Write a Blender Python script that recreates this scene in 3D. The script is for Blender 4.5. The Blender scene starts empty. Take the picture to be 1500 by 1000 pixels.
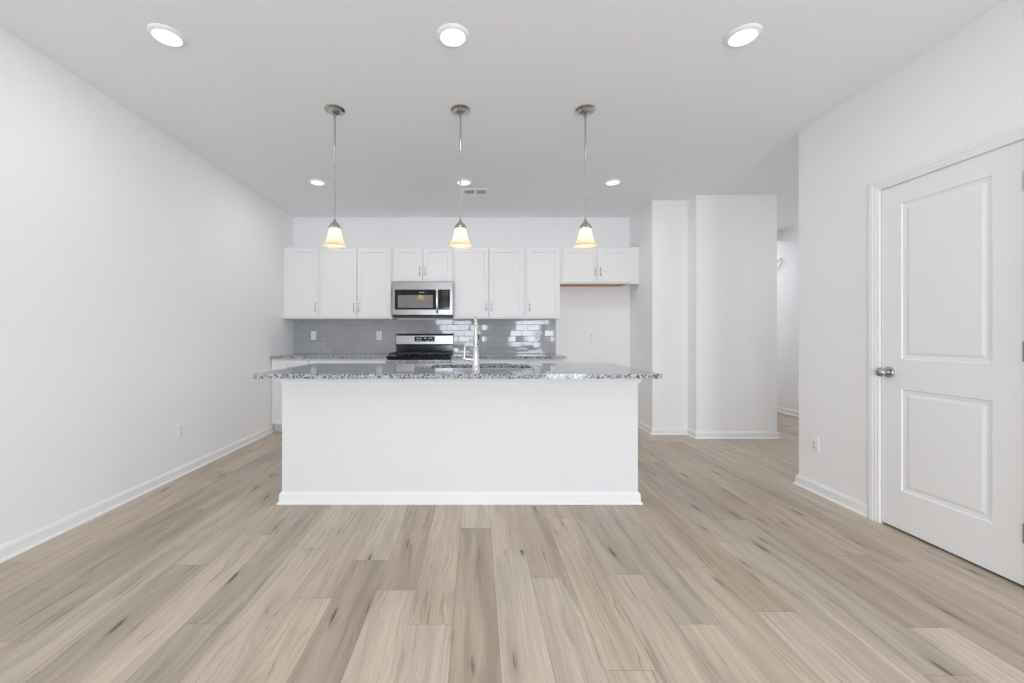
import bpy, bmesh, math, random
from mathutils import Vector, Matrix
random.seed(7)
SC = bpy.context.scene
COL = SC.collection
PI = math.pi

# ------------------------------------------------------------------ camera
F_PX, CX, CY, CAM_Z, CEIL = 610.0, 697.0, 491.5, 1.158, 2.74
cam_d = bpy.data.cameras.new('camera')
cam = bpy.data.objects.new('camera', cam_d)
COL.objects.link(cam)
cam.location = (0, 0, CAM_Z)
cam.rotation_euler = (PI / 2, 0, 0)
cam_d.sensor_fit = 'HORIZONTAL'
cam_d.sensor_width = 36.0
cam_d.lens = 36.0 * F_PX / 1500.0
cam_d.shift_x = (750.0 - CX) / 1500.0
cam_d.shift_y = -(500.0 - CY) / 1500.0
cam_d.clip_start = 0.05
SC.camera = cam

# ------------------------------------------------------------------ light
SC.view_settings.view_transform = 'Standard'
SC.view_settings.look = 'None'
SC.view_settings.exposure = 0.27
SC.view_settings.gamma = 1.0
SC.view_settings.use_curve_mapping = False
world = bpy.data.worlds.new('world')
SC.world = world
world.use_nodes = True
bg = world.node_tree.nodes['Background']
bg.inputs[0].default_value = (0.90, 0.97, 1.06, 1)
bg.inputs[1].default_value = 2.0
SC.cycles.max_bounces = 14
SC.cycles.diffuse_bounces = 10
SC.cycles.sample_clamp_indirect = 8.0


def area_light(name, loc, size, size_y, power, color, rot):
    l = bpy.data.lights.new(name, 'AREA')
    l.shape = 'RECTANGLE'
    l.size, l.size_y = size, size_y
    l.energy = power
    l.color = color
    o = bpy.data.objects.new(name, l)
    COL.objects.link(o)
    o.location, o.rotation_euler = loc, rot
    return o


REAR = -3.0
DAY = (0.905, 0.985, 1.10)
WINDOWS = [(-1.05, 0.12, 0.5, 2.15), (1.36, 2.30, 0.0, 2.1)]
# daylight coming in through the two openings of the rear wall
area_light('window_daylight', (-0.465, REAR + 0.06, 1.33), 1.15, 1.62, 64, DAY, (PI / 2 - 0.65, 0, 0))
area_light('patio_door_daylight', (1.83, REAR + 0.06, 1.06), 0.92, 2.05, 73, DAY, (PI / 2 - 0.65, 0, 0))
# added sun through the rear openings; its floor bounce brightens ceiling and lower walls
sun_d = bpy.data.lights.new('sun', 'SUN')
sun_d.energy, sun_d.angle, sun_d.color = 5.5, 0.02, (1.0, 0.98, 0.95)
sun = bpy.data.objects.new('sun', sun_d)
COL.objects.link(sun)
sun.rotation_euler = (math.radians(38), 0, math.radians(14))
# added unseen ceiling fill near the corner, then the hallway lamp; neither has a fixture
area_light('hall_fill', (4.45, 3.6, 2.70), 0.25, 0.25, 7, (0.96, 0.99, 1.05), (0, 0, 0))
area_light('hall_lamp', (3.9, 6.9, 2.70), 0.25, 0.25, 8, (0.96, 0.99, 1.05), (0, 0, 0))
LAMP_W = 3.0       # recessed disks
PENDANT_W = 0.27    # pendant bulbs

# ------------------------------------------------------------------ helpers


class MB:
    def __init__(self):
        self.bm = bmesh.new()

    def box(self, x0, x1, y0, y1, z0, z1, bevel=0.0, seg=2):
        bm = self.bm
        vs = [bm.verts.new((x, y, z)) for x in (x0, x1) for y in (y0, y1) for z in (z0, z1)]
        idx = [(0, 1, 3, 2), (4, 6, 7, 5), (0, 4, 5, 1), (2, 3, 7, 6), (0, 2, 6, 4), (1, 5, 7, 3)]
        fs = [bm.faces.new([vs[i] for i in f]) for f in idx]
        if bevel > 0:
            es = list({e for f in fs for e in f.edges})
            bmesh.ops.bevel(bm, geom=es, offset=bevel, segments=seg, profile=0.5, affect='EDGES')
        return self

    def lathe(self, prof, c=(0, 0, 0), n=32, axis='z', cap=True):
        """prof: list of (radius, height along the axis)"""
        bm = self.bm
        rings = []
        for r, h in prof:
            ring = []
            for i in range(n):
                a = 2 * PI * i / n
                u, v = r * math.cos(a), r * math.sin(a)
                if axis == 'z':
                    p = (u, v, h)
                elif axis == 'x':
                    p = (h, u, v)
                else:
                    p = (v, h, u)
                ring.append(bm.verts.new((p[0] + c[0], p[1] + c[1], p[2] + c[2])))
            rings.append(ring)
        for a, b in zip(rings, rings[1:]):
            for i in range(n):
                bm.faces.new((a[i], a[(i + 1) % n], b[(i + 1) % n], b[i]))
        if cap:
            bm.faces.new(list(reversed(rings[0])))
            bm.faces.new(rings[-1])
        return self

    def tube(self, pts, radii, n=12, cap=True):
        bm = self.bm
        pts = [Vector(p) for p in pts]
        if not isinstance(radii, (list, tuple)):
            radii = [radii] * len(pts)
        rings = []
        up = None
        for i, p in enumerate(pts):
            t = (pts[min(i + 1, len(pts) - 1)] - pts[max(i - 1, 0)]).normalized()
            if up is None:
                up = Vector((0, 0, 1)) if abs(t.z) < 0.9 else Vector((1, 0, 0))
            side = t.cross(up).normalized()
            up = side.cross(t).normalized()
            rings.append([bm.verts.new(p + radii[i] * (math.cos(2 * PI * k / n) * side + math.sin(2 * PI * k / n) * up)) for k in range(n)])
        for a, b in zip(rings, rings[1:]):
            for k in range(n):
                bm.faces.new((a[k], a[(k + 1) % n], b[(k + 1) % n], b[k]))
        if cap:
            bm.faces.new(list(reversed(rings[0])))
            bm.faces.new(rings[-1])
        return self

    def sweep(self, path, prof, fn):
        """Profile (offset to the left of the path, height) swept along a mitred 2-D path; fn maps (u, v, height) to xyz."""
        bm = self.bm
        P = [Vector(p) for p in path]
        nor = []
        for a, b in zip(P, P[1:]):
            d = (b - a).normalized()
            nor.append(Vector((-d.y, d.x)))
        rings = []
        for i, p in enumerate(P):
            if i == 0:
                m = nor[0]
            elif i == len(P) - 1:
                m = nor[-1]
            else:
                m = (nor[i - 1] + nor[i])
                m = m / (m.dot(nor[i]))
            rings.append([bm.verts.new(fn(p.x + m.x * o, p.y + m.y * o, h)) for o, h in prof])
        k = len(prof)
        for a, b in zip(rings, rings[1:]):
            for j in range(k):
                bm.faces.new((a[j], a[(j + 1) % k], b[(j + 1) % k], b[j]))
        bm.faces.new(list(reversed(rings[0])))
        bm.faces.new(rings[-1])
        return self

    def slab(self, x0, x1, z0, z1, yf, th, panels, steps):
        """Board facing -Y with framed fields: panels are (x0,x1,z0,z1); steps are (inset, depth into the board)."""
        bm = self.bm
        xs = sorted({x0, x1} | {p[0] for p in panels} | {p[1] for p in panels})
        zs = sorted({z0, z1} | {p[2] for p in panels} | {p[3] for p in panels})
        g = [[bm.verts.new((x, yf, z)) for z in zs] for x in xs]
        fields = []
        for i in range(len(xs) - 1):
            for j in range(len(zs) - 1):
                f = bm.faces.new((g[i][j], g[i + 1][j], g[i + 1][j + 1], g[i][j + 1]))
                for p in panels:
                    if abs(xs[i] - p[0]) < 1e-6 and abs(zs[j] - p[2]) < 1e-6:
                        fields.append((f, p))
        for f, p in fields:
            vs = [v for v in f.verts]
            bm.faces.remove(f)
            X0, X1, Z0, Z1 = p
            prev = vs
            ins = 0
            for di, dep in steps:
                ins += di
                q = [bm.verts.new((X0 + ins, yf + dep, Z0 + ins)), bm.verts.new((X1 - ins, yf + dep, Z0 + ins)),
                     bm.verts.new((X1 - ins, yf + dep, Z1 - ins)), bm.verts.new((X0 + ins, yf + dep, Z1 - ins))]
                for k in range(4):
                    bm.faces.new((prev[k], prev[(k + 1) % 4], q[(k + 1) % 4], q[k]))
                prev = q
            bm.faces.new(prev)
        # back and rim
        nx, nz = len(xs) - 1, len(zs) - 1
        rim = [g[i][0] for i in range(nx)] + [g[nx][j] for j in range(nz)] + [g[i][nz] for i in range(nx, 0, -1)] + [g[0][j] for j in range(nz, 0, -1)]
        back = [bm.verts.new((v.co.x, yf + th, v.co.z)) for v in rim]
        n = len(rim)
        for k in range(n):
            bm.faces.new((rim[k], back[k], back[(k + 1) % n], rim[(k + 1) % n]))
        bm.faces.new(back)
        return self

    def build(self, name, mat, parent=None, loc=None, smooth=False, bevel=0.0, rot=None):
        bmesh.ops.recalc_face_normals(self.bm, faces=self.bm.faces)
        me = bpy.data.meshes.new(name)
        self.bm.to_mesh(me)
        self.bm.free()
        o = bpy.data.objects.new(name, me)
        COL.objects.link(o)
        me.materials.append(mat)
        if smooth:
            for p in me.polygons:
                p.use_smooth = True
            me.set_sharp_from_angle(angle=math.radians(38))
        if bevel:
            b = o.modifiers.new('bevel', 'BEVEL')
            b.width, b.segments, b.limit_method, b.angle_limit = bevel, 2, 'ANGLE', math.radians(40)
        if parent is not None:
            o.parent = parent
        if loc is not None:
            o.location = loc
        if rot is not None:
            o.rotation_euler = rot
        return o


def tag(o, label=None, cat=None, group=None, kind=None):
    if label: o['label'] = label
    if cat: o['category'] = cat
    if group: o['group'] = group
    if kind: o['kind'] = kind
    return o


def thing(name, label, cat, loc=(0, 0, 0), rotz=0.0, group=None):
    o = bpy.data.objects.new(name, None)
    o.empty_display_size = 0.05
    COL.objects.link(o)
    o.location = loc
    o.rotation_euler = (0, 0, rotz)
    return tag(o, label, cat, group)


def struct(o, label=None):
    o['kind'] = 'structure'
    if label: o['label'] = label
    return o


def dup(root, loc, label, rotz=None):
    r = root.copy()
    COL.objects.link(r)
    r.location = loc
    if rotz is not None:
        r.rotation_euler = (0, 0, rotz)
    r['label'] = label
    for ch in list(root.children):
        c = ch.copy(); COL.objects.link(c); c.parent = r
        for g in list(ch.children):
            d = g.copy(); COL.objects.link(d); d.parent = c
    return r


# ------------------------------------------------------------------ materials


def mat(name, color, rough=0.5, metal=0.0, spec=0.5, **kw):
    m = bpy.data.materials.new(name)
    m.use_nodes = True
    b = m.node_tree.nodes['Principled BSDF']
    b.inputs['Base Color'].default_value = (*color, 1)
    b.inputs['Roughness'].default_value = rough
    b.inputs['Metallic'].default_value = metal
    b.inputs['Specular IOR Level'].default_value = spec
    for k, v in kw.items():
        b.inputs[k].default_value = v
    return m


class NT:
    """small node-graph writer"""
    def __init__(self, m):
        self.t = m.node_tree
        self.b = m.node_tree.nodes['Principled BSDF']

    def n(self, kind, **kw):
        nd = self.t.nodes.new(kind)
        for k, v in kw.items():
            setattr(nd, k, v)
        return nd

    def set(self, sock, v):
        if hasattr(v, 'is_linked'):
            self.t.links.new(v, sock)
        else:
            sock.default_value = v

    def math(self, op, a, b=None, c=None, clamp=False):
        nd = self.n('ShaderNodeMath', operation=op, use_clamp=clamp)
        self.set(nd.inputs[0], a)
        if b is not None: self.set(nd.inputs[1], b)
        if c is not None: self.set(nd.inputs[2], c)
        return nd.outputs[0]

    def comb(self, x, y, z=0.0):
        nd = self.n('ShaderNodeCombineXYZ')
        for i, v in enumerate((x, y, z)):
            self.set(nd.inputs[i], v)
        return nd.outputs[0]

    def noise(self, vec, scale, detail=3.0, rough=0.5, dist=0.0):
        nd = self.n('ShaderNodeTexNoise')
        self.set(nd.inputs['Vector'], vec)
        nd.inputs['Scale'].default_value = scale
        nd.inputs['Detail'].default_value = detail
        nd.inputs['Roughness'].default_value = rough
        nd.inputs['Distortion'].default_value = dist
        return nd.outputs['Fac']

    def ramp(self, fac, stops, interp='LINEAR'):
        nd = self.n('ShaderNodeValToRGB')
        nd.color_ramp.interpolation = interp
        els = nd.color_ramp.elements
        while len(els) < len(stops):
            els.new(0.5)
        for e, (p, c) in zip(els, stops):
            e.position = p
            e.color = (*c, 1) if len(c) == 3 else c
        self.set(nd.inputs[0], fac)
        return nd.outputs[0]

    def mix(self, fac, a, b, mode='MIX'):
        nd = self.n('ShaderNodeMix', data_type='RGBA', blend_type=mode)
        self.set(nd.inputs[0], fac)
        self.set(nd.inputs[6], a if hasattr(a, 'is_linked') else (*a, 1))
        self.set(nd.inputs[7], b if hasattr(b, 'is_linked') else (*b, 1))
        return nd.outputs[2]

    def bump(self, h, strength, dist):
        nd = self.n('ShaderNodeBump')
        nd.inputs['Strength'].default_value = strength
        nd.inputs['Distance'].default_value = dist
        self.set(nd.inputs['Height'], h)
        return nd.outputs[0]

    def objco(self):
        return self.n('ShaderNodeTexCoord').outputs['Object']


def paint(name, color, rough, scale=260.0, strength=0.06):
    m = mat(name, color, rough, spec=0.35)
    g = NT(m)
    h = g.noise(g.objco(), scale, 2.0)
    g.set(g.b.inputs['Normal'], g.bump(h, strength, 0.002))
    return m


M = {}
M['wall'] = paint('matte_white_wall_paint', (0.89, 0.89, 0.89), 0.75)
M['ceiling'] = paint('flat_ceiling_paint', (0.885, 0.90, 0.915), 0.9)
M['trim'] = paint('semi_gloss_trim_paint', (0.86, 0.86, 0.858), 0.35, 40, 0.01)
M['cabinet'] = paint('white_cabinet_lacquer', (0.84, 0.84, 0.84), 0.38, 40, 0.01)
M['island'] = paint('white_island_paint', (0.77, 0.768, 0.758), 0.6, 200, 0.03)
M['plate'] = mat('white_plastic', (0.90, 0.90, 0.90), 0.35)
M['slot'] = mat('dark_slot', (0.3, 0.3, 0.3), 0.6)
M['rocker'] = mat('white_switch_plastic', (0.80, 0.80, 0.81), 0.3)
M['nickel'] = mat('satin_nickel', (0.50, 0.495, 0.485), 0.2, 1.0)
M['pull'] = mat('brushed_nickel_pull', (0.62, 0.62, 0.61), 0.25, 1.0)
M['chrome'] = mat('polished_chrome', (0.82, 0.82, 0.83), 0.08, 1.0)
M['black_plastic'] = mat('black_plastic', (0.012, 0.012, 0.013), 0.35)
M['black_glass'] = mat('black_glass', (0.006, 0.007, 0.008), 0.06, spec=0.5)
M['iron'] = mat('cast_iron', (0.014, 0.014, 0.016), 0.42)
M['enamel'] = mat('black_enamel', (0.006, 0.008, 0.014), 0.12)
M['plywood'] = mat('raw_cabinet_underside', (0.50, 0.27, 0.12), 0.6)
M['closet'] = mat('closet_shade', (0.06, 0.055, 0.05), 0.9)  # closet darkness put into the colour; the floor slab shares it
M['lettering'] = mat('pale_printed_lettering', (0.42, 0.43, 0.46), 0.5)
M['dim_display'] = mat('unlit_display', (0.07, 0.07, 0.075), 0.3)
M['cable'] = mat('grey_cable_jacket', (0.42, 0.42, 0.42), 0.5)
M['duct'] = mat('duct_shade', (0.16, 0.16, 0.165), 0.8)  # shade inside the vent put into the colour

# stainless, vertical brushing
m = mat('brushed_stainless', (0.35, 0.347, 0.34), 0.2, 1.0)
g = NT(m)
sep = g.n('ShaderNodeSeparateXYZ'); g.set(sep.inputs[0], g.objco())
st = g.noise(g.comb(g.math('MULTIPLY', sep.outputs[0], 6.0), g.math('MULTIPLY', sep.outputs[1], 6.0), g.math('MULTIPLY', sep.outputs[2], 500.0)), 1.0, 2.0)
g.set(g.b.inputs['Roughness'], g.math('MULTIPLY_ADD', st, 0.1, 0.20))
g.set(g.b.inputs['Normal'], g.bump(st, 0.35, 0.001))
M['steel'] = m

# microwave window: dark mirror-like glass with grey mesh behind it
m = mat('microwave_window', (0.02, 0.024, 0.026), 0.04)
m.node_tree.nodes['Principled BSDF'].inputs['IOR'].default_value = 3.4
M['mw_window'] = m

# granite
def granite(name):
    m = mat(name, (0.6, 0.6, 0.6), 0.07, spec=0.5)
    g = NT(m)
    co = g.objco()
    wob = g.n('ShaderNodeTexNoise'); wob.inputs['Scale'].default_value = 60; g.set(wob.inputs['Vector'], co)
    vm = g.n('ShaderNodeVectorMath', operation='MULTIPLY_ADD')
    g.set(vm.inputs[0], wob.outputs['Color']); vm.inputs[1].default_value = (0.018,) * 3; g.set(vm.inputs[2], co)
    v = g.n('ShaderNodeTexVoronoi'); v.inputs['Scale'].default_value = 135; g.set(v.inputs['Vector'], vm.outputs[0])
    s = g.n('ShaderNodeSeparateColor'); g.set(s.inputs[0], v.outputs['Color'])
    cl = g.noise(co, 34.0, 3.0)
    t = g.math('ADD', s.outputs[0], g.math('MULTIPLY_ADD', cl, 0.9, -0.45), clamp=True)
    base = g.ramp(t, [(0.0, (0.022, 0.024, 0.029)), (0.09, (0.06, 0.065, 0.075)), (0.17, (0.17, 0.18, 0.20)), (0.33, (0.31, 0.335, 0.355)),
                      (0.54, (0.43, 0.46, 0.485)), (0.82, (0.53, 0.56, 0.58))], 'CONSTANT')
    v2 = g.n('ShaderNodeTexVoronoi'); v2.inputs['Scale'].default_value = 240; g.set(v2.inputs['Vector'], vm.outputs[0])
    s2 = g.n('ShaderNodeSeparateColor'); g.set(s2.inputs[0], v2.outputs['Color'])
    dk = g.math('LESS_THAN', s2.outputs[1], 0.13)
    g.set(g.b.inputs['Base Color'], g.mix(g.math('MULTIPLY', dk, 0.7), base, (0.06, 0.065, 0.075)))
    return m
M['granite'] = granite('speckled_granite')

# subway tile
m = mat('grey_subway_tile', (0.3, 0.3, 0.31), 0.07, spec=0.42)
g = NT(m)
sep = g.n('ShaderNodeSeparateXYZ'); g.set(sep.inputs[0], g.objco())
uv = g.comb(sep.outputs[0], sep.outputs[2])
br = g.n('ShaderNodeTexBrick')
br.offset, br.squash = 0.5, 1.0
for k, v in (('Scale', 1.0), ('Mortar Size', 0.0026), ('Mortar Smooth', 0.0), ('Bias', 0.0), ('Brick Width', 0.1535), ('Row Height', 0.0768)):
    br.inputs[k].default_value = v
br.inputs['Color1'].default_value = (0, 0, 0, 1); br.inputs['Color2'].default_value = (1, 1, 1, 1); br.inputs['Mortar'].default_value = (0.5, 0.5, 0.5, 1)
g.set(br.inputs['Vector'], uv)
rnd = g.n('ShaderNodeSeparateColor'); g.set(rnd.inputs[0], br.outputs['Color'])
wn = g.n('ShaderNodeTexWhiteNoise', noise_dimensions='1D'); g.set(wn.inputs['W'], g.math('MULTIPLY', rnd.outputs[0], 97.0))
g.set(g.b.inputs['Base Color'], g.mix(br.outputs['Fac'], g.mix(rnd.outputs[0], (0.415, 0.420, 0.436), (0.475, 0.480, 0.496)), (0.33, 0.333, 0.345)))
g.set(g.b.inputs['Roughness'], g.math('MULTIPLY_ADD', br.outputs['Fac'], 0.6, 0.05))
# every tile sits at its own very slight tilt
geo = g.n('ShaderNodeNewGeometry')
tv = g.n('ShaderNodeVectorMath', operation='SUBTRACT'); g.set(tv.inputs[0], wn.outputs['Color']); tv.inputs[1].default_value = (0.5, 0.5, 0.5)
tm = g.n('ShaderNodeVectorMath', operation='MULTIPLY_ADD'); g.set(tm.inputs[0], tv.outputs[0]); tm.inputs[1].default_value = (0.040, 0.0, 0.040); g.set(tm.inputs[2], geo.outputs['Normal'])
tn = g.n('ShaderNodeVectorMath', operation='NORMALIZE'); g.set(tn.inputs[0], tm.outputs[0])
bp = g.n('ShaderNodeBump'); bp.inputs['Strength'].default_value = 0.35; bp.inputs['Distance'].default_value = 0.001; bp.invert = True
g.set(bp.inputs['Height'], br.outputs['Fac']); g.set(bp.inputs['Normal'], tn.outputs[0])
g.set(g.b.inputs['Normal'], bp.outputs[0])
M['tile'] = m

# wood plank floor: tone and grain change from plank to plank
m = mat('oak_look_plank_floor', (0.45, 0.38, 0.3), 0.4, spec=0.4)
g = NT(m)
at_id = g.n('ShaderNodeAttribute', attribute_name='plank_id').outputs['Fac']
at_tone = g.n('ShaderNodeAttribute', attribute_name='plank_tone').outputs['Fac']
at_warm = g.n('ShaderNodeAttribute', attribute_name='plank_warm').outputs['Fac']
uvn = g.n('ShaderNodeUVMap', uv_map='plank')
sep = g.n('ShaderNodeSeparateXYZ'); g.set(sep.inputs[0], uvn.outputs[0])
U, V = sep.outputs[0], sep.outputs[1]          # metres across / along the plank
seed = g.math('MULTIPLY', at_id, 13.7)
co = g.n('ShaderNodeTexCoord').outputs['Object']
# slow bend of the grain round knots
bend = g.noise(g.comb(g.math('MULTIPLY', U, 6.0), g.math('MULTIPLY', V, 1.6), seed), 1.0, 2.0)
vk = g.n('ShaderNodeTexVoronoi'); vk.inputs['Scale'].default_value = 1.0; vk.inputs['Randomness'].default_value = 1.0
g.set(vk.inputs['Vector'], g.comb(g.math('MULTIPLY_ADD', V, 1.1, g.math('MULTIPLY', U, 13.0)), g.math('MULTIPLY', V, 2.2), seed))
ks = g.n('ShaderNodeSeparateColor'); g.set(ks.inputs[0], vk.outputs['Color'])
pick = g.math('LESS_THAN', ks.outputs[0], 0.56)
# the grain swings round each knot
swing = g.ramp(vk.outputs['Distance'], [(0.0, (1, 1, 1)), (0.15, (0.8, 0.8, 0.8)), (0.6, (0, 0, 0)), (1.0, (0, 0, 0))])
bend2 = g.math('ADD', g.math('MULTIPLY_ADD', bend, 0.07, -0.035), g.math('MULTIPLY', g.math('MULTIPLY', swing, pick), 0.030))
Ub = g.math('ADD', U, bend2)
fine = g.noise(g.comb(g.math('MULTIPLY', Ub, 330.0), g.math('MULTIPLY', V, 7.0), seed), 1.0, 4.0, 0.6)
lines = g.noise(g.comb(g.math('MULTIPLY', Ub, 95.0), g.math('MULTIPLY', V, 1.5), g.math('ADD', seed, 9.0)), 1.0, 4.0, 0.7)
broad = g.noise(g.comb(g.math('MULTIPLY', Ub, 17.0), g.math('MULTIPLY', V, 0.9), seed), 1.0, 3.0, 0.6)
streak = g.noise(g.comb(g.math('MULTIPLY', Ub, 60.0), g.math('MULTIPLY', V, 1.9), g.math('ADD', seed, 4.0)), 1.0, 4.0, 0.7)
light = g.mix(at_warm, (0.640, 0.555, 0.450), (0.640, 0.510, 0.388))
dark = g.mix(at_warm, (0.315, 0.268, 0.218), (0.335, 0.250, 0.182))
k1 = g.math('MULTIPLY_ADD', broad, 1.8, -0.55)
k1 = g.math('ADD', k1, g.math('MULTIPLY_ADD', at_tone, 1.35, -0.68), clamp=True)
c = g.mix(k1, light, dark)
c = g.mix(g.math('MULTIPLY', g.math('MULTIPLY_ADD', lines, 3.0, -1.2, clamp=True), 0.55), c, (0.335, 0.270, 0.208))
c = g.mix(g.math('MULTIPLY', g.math('MULTIPLY_ADD', fine, 3.0, -1.2, clamp=True), 0.30), c, (0.34, 0.28, 0.225))
sk = g.ramp(streak, [(0.0, (0, 0, 0)), (0.58, (0, 0, 0)), (0.70, (1, 1, 1)), (1.0, (1, 1, 1))])
c = g.mix(g.math('MULTIPLY', sk, 0.75), c, (0.205, 0.158, 0.116))
kd = g.ramp(g.math('ADD', vk.outputs['Distance'], g.math('MULTIPLY_ADD', streak, 0.5, -0.25)), [(0.0, (1, 1, 1)), (0.05, (1, 1, 1)), (0.14, (0, 0, 0)), (1.0, (0, 0, 0))])
kh = g.ramp(g.math('ADD', vk.outputs['Distance'], g.math('MULTIPLY_ADD', lines, 0.9, -0.45)), [(0.0, (1, 1, 1)), (0.08, (0.8, 0.8, 0.8)), (0.42, (0, 0, 0)), (1.0, (0, 0, 0))])
c = g.mix(g.math('MULTIPLY', g.math('MULTIPLY', kh, pick), 0.42), c, (0.26, 0.195, 0.145))
c = g.mix(g.math('MULTIPLY', g.math('MULTIPLY', kd, pick), 0.85), c, (0.085, 0.066, 0.052))
# joints
jn = g.n('ShaderNodeAttribute', attribute_name='plank_size').outputs['Vector']
js = g.n('ShaderNodeSeparateXYZ'); g.set(js.inputs[0], jn)
eu = g.math('MINIMUM', U, g.math('SUBTRACT', js.outputs[0], U))
ev = g.math('MINIMUM', V, g.math('SUBTRACT', js.outputs[1], V))
edge = g.math('LESS_THAN', g.math('MINIMUM', eu, ev), 0.0011)
c = g.mix(g.math('MULTIPLY', edge, 0.6), c, (0.13, 0.10, 0.08))
g.set(g.b.inputs['Base Color'], c)
g.set(g.b.inputs['Roughness'], g.math('MULTIPLY_ADD', fine, 0.16, 0.30))
g.set(g.b.inputs['Normal'], g.bump(g.math('SUBTRACT', g.math('MULTIPLY', fine, 0.4), edge), 0.12, 0.0015))
M['floor'] = m


def emission(name, color, strength):
    m = bpy.data.materials.new(name)
    m.use_nodes = True
    t = m.node_tree
    t.nodes.remove(t.nodes['Principled BSDF'])
    e = t.nodes.new('ShaderNodeEmission')
    e.inputs[0].default_value = (*color, 1)
    e.inputs[1].default_value = strength
    t.links.new(e.outputs[0], t.nodes['Material Output'].inputs[0])
    return m


M['lens'] = emission('lit_lamp_lens', (1.0, 0.97, 0.91), 1.35)
M['bulb'] = emission('lit_bulb', (1.0, 0.90, 0.76), 7.0)
M['lcd'] = emission('clock_digits', (0.75, 0.85, 1.0), 0.6)

# alabaster glass shade, lit from inside by its bulb
m = mat('alabaster_glass_shade', (0.93, 0.86, 0.74), 0.35, spec=0.5)
g = NT(m)
tr = g.n('ShaderNodeBsdfTranslucent'); tr.inputs[0].default_value = (1.0, 0.91, 0.74, 1)
mx = g.n('ShaderNodeMixShader'); mx.inputs[0].default_value = 0.55
g.t.links.new(g.b.outputs[0], mx.inputs[1]); g.t.links.new(tr.outputs[0], mx.inputs[2])
g.t.links.new(mx.outputs[0], g.t.nodes['Material Output'].inputs[0])
M['shade'] = m

# window glass
m = bpy.data.materials.new('window_glass'); m.use_nodes = True
t = m.node_tree; t.nodes.remove(t.nodes['Principled BSDF'])
a = t.nodes.new('ShaderNodeBsdfTransparent'); b = t.nodes.new('ShaderNodeBsdfGlossy'); b.inputs['Roughness'].default_value = 0.0
fr = t.nodes.new('ShaderNodeFresnel'); fr.inputs[0].default_value = 1.45
x = t.nodes.new('ShaderNodeMixShader')
t.links.new(fr.outputs[0], x.inputs[0]); t.links.new(a.outputs[0], x.inputs[1]); t.links.new(b.outputs[0], x.inputs[2])
t.links.new(x.outputs[0], t.nodes['Material Output'].inputs[0])
M['glass'] = m

# ------------------------------------------------------------------ room shell
XL, XR = -2.439, 2.505            # left wall, right wall
YB = 5.576                        # back wall
Y_RC = 3.231                      # end of the right wall
XA = 2.065                        # fridge alcove side wall
Y1, XJ, Y2, XC = 4.872, 2.478, 4.680, 3.385   # stepped wall right of the alcove
XH = 4.60                         # far hallway wall
T = 0.12
HALL_END = 7.6

# floor: planks running away from the camera
W, L = 0.1797, 1.2
SEAM0 = -0.0925
JOINT = {-7: 2.423, -5: 2.272, -3: 2.15, -2: 1.896, -4: 1.837, -1: 1.672, -6: 1.673, 0: 2.509, 1: 2.253, 2: 1.995, 3: 1.441, 6: 2.076, 5: 1.672,
         8: 2.335, 7: 1.748, 11: 2.194, 10: 1.654, -12: 2.375, -11: 1.907, -9: 2.29, -8: 2.105, -10: 1.578, 4: 2.02, 9: 2.62}
# (column, index of the joint before) -> tone; >0.5 darker
TONE = {(0, -1): 0.80, (-3, -1): 0.86, (-2, 0): 0.78, (-6, -1): 0.80, (7, 0): 0.66, (-11, -1): 0.82, (10, 0): 0.72, (11, -1): 0.72, (8, 0): 0.62,
        (-1, -1): 0.36, (-1, 0): 0.42, (-2, -1): 0.34, (-4, -1): 0.34, (-3, 0): 0.44, (1, -1): 0.40, (2, -1): 0.48, (3, 0): 0.40, (5, -1): 0.36, (-7, -1): 0.30, (7, -1): 0.34,
        (9, -1): 0.58, (-5, -1): 0.38, (4, -1): 0.5, (6, -1): 0.42}
WARM = {(7, 0): 0.95, (-2, 0): 0.6, (11, -1): 0.6, (3, 0): 0.6}
bm = bmesh.new()
uvl = bm.loops.layers.uv.new('plank')
lid = bm.faces.layers.float.new('plank_id')
lto = bm.faces.layers.float.new('plank_tone')
lwa = bm.faces.layers.float.new('plank_warm')
lsz = bm.faces.layers.float_vector.new('plank_size')
FX0, FX1, FY0, FY1 = XL - T, XH + T, REAR - T, HALL_END + T
pid = 0
c0 = math.floor((FX0 - SEAM0) / W)
c1 = math.ceil((FX1 - SEAM0) / W)
for ci in range(c0, c1):
    xa, xb = max(FX0, SEAM0 + ci * W), min(FX1, SEAM0 + (ci + 1) * W)
    if xb - xa < 0.002: continue
    j = JOINT.get(ci, random.uniform(0, L))
    k = math.floor((FY0 - j) / L)
    while j + k * L < FY1:
        ya, yb = max(FY0, j + k * L), min(FY1, j + (k + 1) * L)
        if yb - ya > 0.002:
            vs = [bm.verts.new(p) for p in ((xa, ya, 0), (xb, ya, 0), (xb, yb, 0), (xa, yb, 0))]
            f = bm.faces.new(vs)
            pid += 1
            f[lid] = pid + random.random()
            f[lto] = TONE.get((ci, k), random.choice((0.36, 0.44, 0.5, 0.58, 0.7)) + random.uniform(-.04, .04))
            f[lwa] = WARM.get((ci, k), random.choice((0.0, 0.1, 0.3, 0.5)))
            f[lsz] = Vector((xb - xa, yb - ya, 0))
            for lp, (u, v) in zip(f.loops, ((0, 0), (xb - xa, 0), (xb - xa, yb - ya), (0, yb - ya))):
                lp[uvl].uv = (u, v)
        k += 1
bmesh.ops.recalc_face_normals(bm, faces=bm.faces)
me = bpy.data.meshes.new('floor')
bm.to_mesh(me); bm.free()
me.materials.append(M['floor'])
o = bpy.data.objects.new('floor', me); COL.objects.link(o)
if me.polygons[0].normal.z < 0: me.flip_normals()
struct(o, 'light greige oak look plank floor')
mb = MB(); mb.box(FX0, FX1, FY0, FY1, -0.12, -0.004)
struct(mb.build('floor_slab', M['closet']))

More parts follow.
